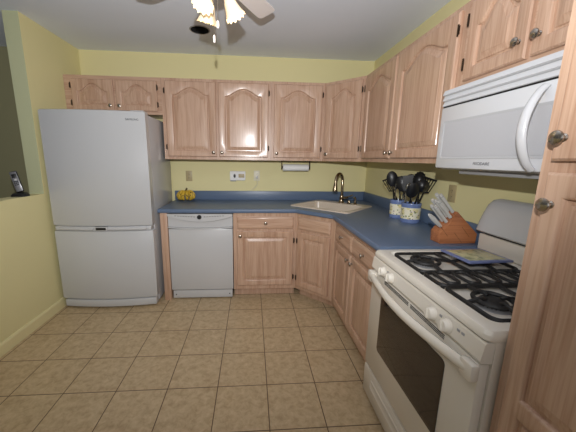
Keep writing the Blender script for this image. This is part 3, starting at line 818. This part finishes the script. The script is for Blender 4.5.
# bananas
t = thing('banana_bunch', 'bunch of spotted ripe bananas at the left end of the counter', 'bananas', (-2.075, -.125, CT+.0006))
ax = Vector((.01, .0, .115))
for k in range(6):
    a = math.radians(195+k*30); ca, sa = math.cos(a), math.sin(a); P = []; rr = []
    for i in range(11):
        u = i/10; th = math.radians(15+130*u)
        r_ = .012+.075*math.sin(th)*1.0; z = .095*(.5+.5*math.cos(th*1.12))+.018
        P.append((ax.x+ca*r_, ax.y+sa*r_*.75, z+.004*(k % 2))); rr.append(.006+.0125*math.sin(PI*min(max(u*.92+.06, 0), 1))**.6)
    MB().tube(P, rr, 9).build('banana', BANANA, t)
MB().tube([(ax.x, ax.y, .098), (ax.x+.003, ax.y, .128), (ax.x+.01, ax.y, .142)], [.014, .010, .008], 8).build('stem', BSTEM, t)

# paper towel under the cabinet
t = thing('paper_towel_holder', 'dark paper towel holder fixed under the wall cabinet', 'paper towel holder', (-.86, -.13, U0-.0005), 0)
for x in (-.156, .156): MB().box(x-.005, x+.005, -.018, .018, -.094, -.004, .004).tube([(x-.012 if x > 0 else x+.012, 0, -.074), (x, 0, -.074)], .014, 14).build('bracket', BRONZ, t)
MB().box(-.161, .161, -.018, .018, -.006, 0, .001).build('mounting_bar', BRONZ, t)
o = MB().lathe([(.015, -.142), (.035, -.142), (.036, -.140), (.036, .140), (.035, .142), (.015, .142)], 32, Matrix.Rotation(PI/2, 4, 'Y'), cap=False)
o = o.build('paper_towel_roll', PAPER); o.location = (-.86, -.13, U0-.0745)
tag(o, 'white paper towel roll hanging under the wall cabinet', 'paper towel')

# plates on the walls
def plate(name, label, cat, loc, rz, m, socket=True, shadow_strip=False, group=None):
    t = thing(name, label, cat, loc, rz, group)
    MB().box(-.035, .035, -.006, -.0006, -.0575, .0575, .002).build('cover_plate', m, t)
    b = MB()
    if socket:
        for z in (-.02, .02):
            b.lathe([(.0165, 0), (.0165, .002)], 18, frame((0, -.006, z), (0, -1, 0)))
        b.build('socket', m, t)
        b = MB()
        for z in (-.02, .02):
            for x in (-.006, .006): b.box(x-.0012, x+.0012, -.0085, -.0079, z-.004, z+.005)
            b.tube([(0, -.0085, z-.0095), (0, -.0079, z-.0095)], .0022, 8)
        b.build('slot', DARKP, t)
    else:
        b.box(-.006, .006, -.012, -.005, -.012, .012, .002).build('toggle', m, t)
    return t
plate('wall_outlet', 'tan wall outlet above the bananas', 'outlet', (-2.053, 0, 1.182), 0, PLATE, group='wall outlets')
t = plate('wall_outlet', 'ivory wall outlet with a white plug near the paper towel', 'outlet', (-1.288, 0, 1.193), 0, IVORY, group='wall outlets')
plate('wall_outlet', 'tan wall outlet on the right wall above the knife block', 'outlet', (0, -1.478, 1.168), QZ, PLATE, group='wall outlets')
t = thing('power_cord', 'thin white cord hanging from the outlet to the backsplash', 'cord', (-1.288, -.0066, 1.173))
MB().box(-.012, .012, -.026, -.0025, -.012, .016, .004).build('plug', WHITE, t)
MB().tube([(0, -.022, -.01), (.004, -.022, -.04), (.006, -.02, -.075), (-.012, -.016, -.105), (-.035, -.012, -.125), (-.055, -.009, -.142), (-.058, -.010, -.152)], .004, 8).build('cable', IVORY, t)
t = thing('wall_control_box', 'white wall-mounted control box with a black oval button', 'control box', (-1.505, -.001, 1.19))
MB().box(-.088, .088, -.028, 0, -.052, .052, .006).build('housing', PAPER, t)
MB().lathe([(.016, 0), (.016, .004), (.010, .006)], 18, frame((-.035, -.028, .0), (0, -1, 0)) @ Matrix.Diagonal((.8, 1.4, 1, 1))).build('button', DARKP, t)
MB().box(.01, .075, -.0288, -.0275, -.02, .022, .0003).build('label_panel', PLATE, t)
MB().box(-.084, -.02, -.020, -.002, -.063, -.0525, .002).build('shadow_strip', GREYP, t)  # grey strip put in for the shadow below the box

# phone on the pass-through ledge
t = thing('phone_cradle', 'black cordless phone cradle on the half wall ledge', 'phone cradle', (-3.163, -.93, HW+.0004), math.radians(10))
MB().loops([rrect(-.05, .05, -.045, .045, .02, 0), rrect(-.05, .05, -.045, .045, .02, .010), rrect(-.042, .042, -.036, .038, .018, .022), rrect(-.034, .034, -.004, .034, .012, .03)]).build('base', DARKP, t)
t = thing('cordless_phone', 'silver and black cordless handset standing in its cradle on the ledge', 'phone', (-3.163, -.922, HW+.034), math.radians(22))
tl = Matrix.Rotation(math.radians(-9), 4, 'X') @ Matrix.Rotation(math.radians(-13), 4, 'Y')
b = MB().box(-.024, .024, -.011, .014, 0, .165, .009, 3, M=tl); b.build('handset', DARKP, t)
b = MB().box(-.0215, .0215, -.0135, -.009, .004, .160, .004, 2, M=tl); o = b.build('front_shell', SILVP, t)
MB().box(-.015, .015, -.0145, -.012, .112, .142, .001, M=tl).build('screen', DARKP, o)
b = MB()
for i in range(3):
    for j in range(3): b.box(-.015+i*.0105, -.0065+i*.0105, -.0145, -.012, .052+j*.013, .061+j*.013, .001, M=tl)
b.build('keypad', DARKP, o)
MB().box(-.008, .008, -.015, -.012, .090, .104, .002, M=tl).build('navigation_key', WHITE, o)

# bowl on the floor at the lower left
t = thing('pet_bowl', 'black rimmed round bowl on the floor at the bottom left', 'bowl', (-2.50, -2.125, .0004))
MB().lathe([(.06, 0), (.09, 0), (.095, .006), (.08, .044), (.078, .052), (.062, .054), (.060, .05), (.055, .02), (.001, .018)], 40).build('bowl', DARKP, t)
MB().lathe([(.0605, .0545), (.0625, .0555), (.0595, .0555), (.053, .026), (.05, .0215), (.001, .0212)], 40, cap=False).build('steel_insert', STEEL, t)

# recessed ceiling light
t = thing('recessed_light', 'unlit recessed ceiling can light with a thin rim', 'ceiling light', (CX, CY, H))
b = MB().lathe([(CR-.002, .0), (CR-.001, -.004), (CR+.006, -.004), (CR+.009, -.0005)], 40, cap=False); b.build('trim_ring', GREYP, t)
b = MB().lathe([(CR-.003, -.003), (CR-.008, .02), (CR-.014, .12), (.001, .121)], 40, cap=False); b.build('baffle', DARKV, t)
MB().lathe([(.035, .112), (.05, .09), (.045, .078), (.001, .072)], 20).build('bulb', DARKP, t)

# ------------------------------------------------------------------ ceiling fan with lights
FX, FY = -1.528, -1.68
t = thing('ceiling_fan', 'white ceiling fan with lit scalloped glass shades and pull chains', 'ceiling fan', (FX, FY, H))
MB().lathe([(.075, -.0005), (.075, -.02), (.05, -.045), (.03, -.05)], 28).build('canopy', BRASS, t)
MB().lathe([(.03, -.045), (.10, -.06), (.125, -.085), (.125, -.14), (.10, -.165), (.06, -.175)], 32).build('motor_housing', FANW, t)
for k in range(4):
    a = math.radians(57+90*k); Ma = Matrix.Rotation(a, 4, 'Z') @ Matrix.Translation((0, 0, -.155)) @ Matrix.Rotation(math.radians(-12), 4, 'X')
    b = MB(); n_ = 8; up = []; P = []
    prof = [(.16, .045), (.22, .05), (.35, .056), (.48, .060), (.515, .056), (.525, .040)]
    poly = [(x, y) for x, y in prof] + [(x, -y) for x, y in reversed(prof)]
    b.prism(poly, -.004, .004, 'z'); b.bm.transform(Ma); bl = b.build('blade', FANW, t)
    b = MB().box(.09, .21, -.018, .018, -.011, -.005, .002); b.bm.transform(Ma); b.build('blade_bracket', BRASS, t)
MB().lathe([(.06, -.17), (.055, -.20), (.07, -.215), (.07, -.245), (.04, -.262), (.001, -.265)], 28).build('light_fitter', BRASS, t)
def shade(az, first=[None]):
    a = math.radians(az); d = Vector((math.cos(a)*.42, math.sin(a)*.42, -.90)).normalized()
    p0 = Vector((math.cos(a)*.052, math.sin(a)*.052, -.262))
    ar = MB().tube([(math.cos(a)*.035, math.sin(a)*.035, -.245), p0, p0+d*.03], [.012, .012, .02], 12).build('lamp_arm', BRASS, t)
    Mf = frame(p0+d*.025, d)
    prof = [(.019, 0), (.025, .012), (.030, .026), (.034, .046), (.040, .067), (.047, .083), (.051, .092)]
    n = 48; b = MB(); L = []
    for j, (r, z) in enumerate(prof):
        f = j/(len(prof)-1)
        L.append([((r*(1+.05*f*math.cos(12*q)))*math.cos(q), (r*(1+.05*f*math.cos(12*q)))*math.sin(q), z+.005*f**3*math.cos(12*q)) for q in [2*PI*k/n for k in range(n)]])
    for j in range(len(prof)-1, -1, -1):
        L.append([(x*.95, y*.95, z) for x, y, z in L[j]])
    b.loops(L, cap0=False, cap1=False); b.bm.transform(Mf)
    so = b.build('lamp_shade', SHADE, t, ang=1.2)
    MB().lathe([(.010, .012), (.014, .03), (.024, .055), (.022, .072), (.012, .083), (.001, .086)], 20, Mf).build('bulb', BULB, so)
    lp = bpy.data.lights.new('bulb_light', 'POINT'); lp.energy = 0.28; lp.color = (1, .78, .5); lp.shadow_soft_size = .02
    lo_ = bpy.data.objects.new('bulb_light', lp); COL.objects.link(lo_); lo_.parent = t; lo_.location = p0+d*.16
for az in (5, 122, 243): shade(az)
def chain(x, y, z0, z1, r=.0016):
    b = MB(); n_ = int((z0-z1)/.012)
    b.tube([(x, y, z0), (x, y, z1)], r, 6)
    o = b.build('pull_chain', NICK, t); return o
o = chain(-.004, -.03, -.26, -.48)
MB().tube([(-.004, -.03, -.470), (-.004, -.03, -.475), (-.004, -.03, -.50), (-.004, -.03, -.505)], [.003, .006, .006, .003], 8).build('chain_fob', FANW, o)
o = chain(.014, -.02, -.26, -.41)
MB().tube([(.014, -.02, -.40), (.014, -.02, -.405), (.014, -.02, -.43), (.014, -.02, -.435)], [.003, .007, .007, .003], 8).build('chain_fob', FANW, o)
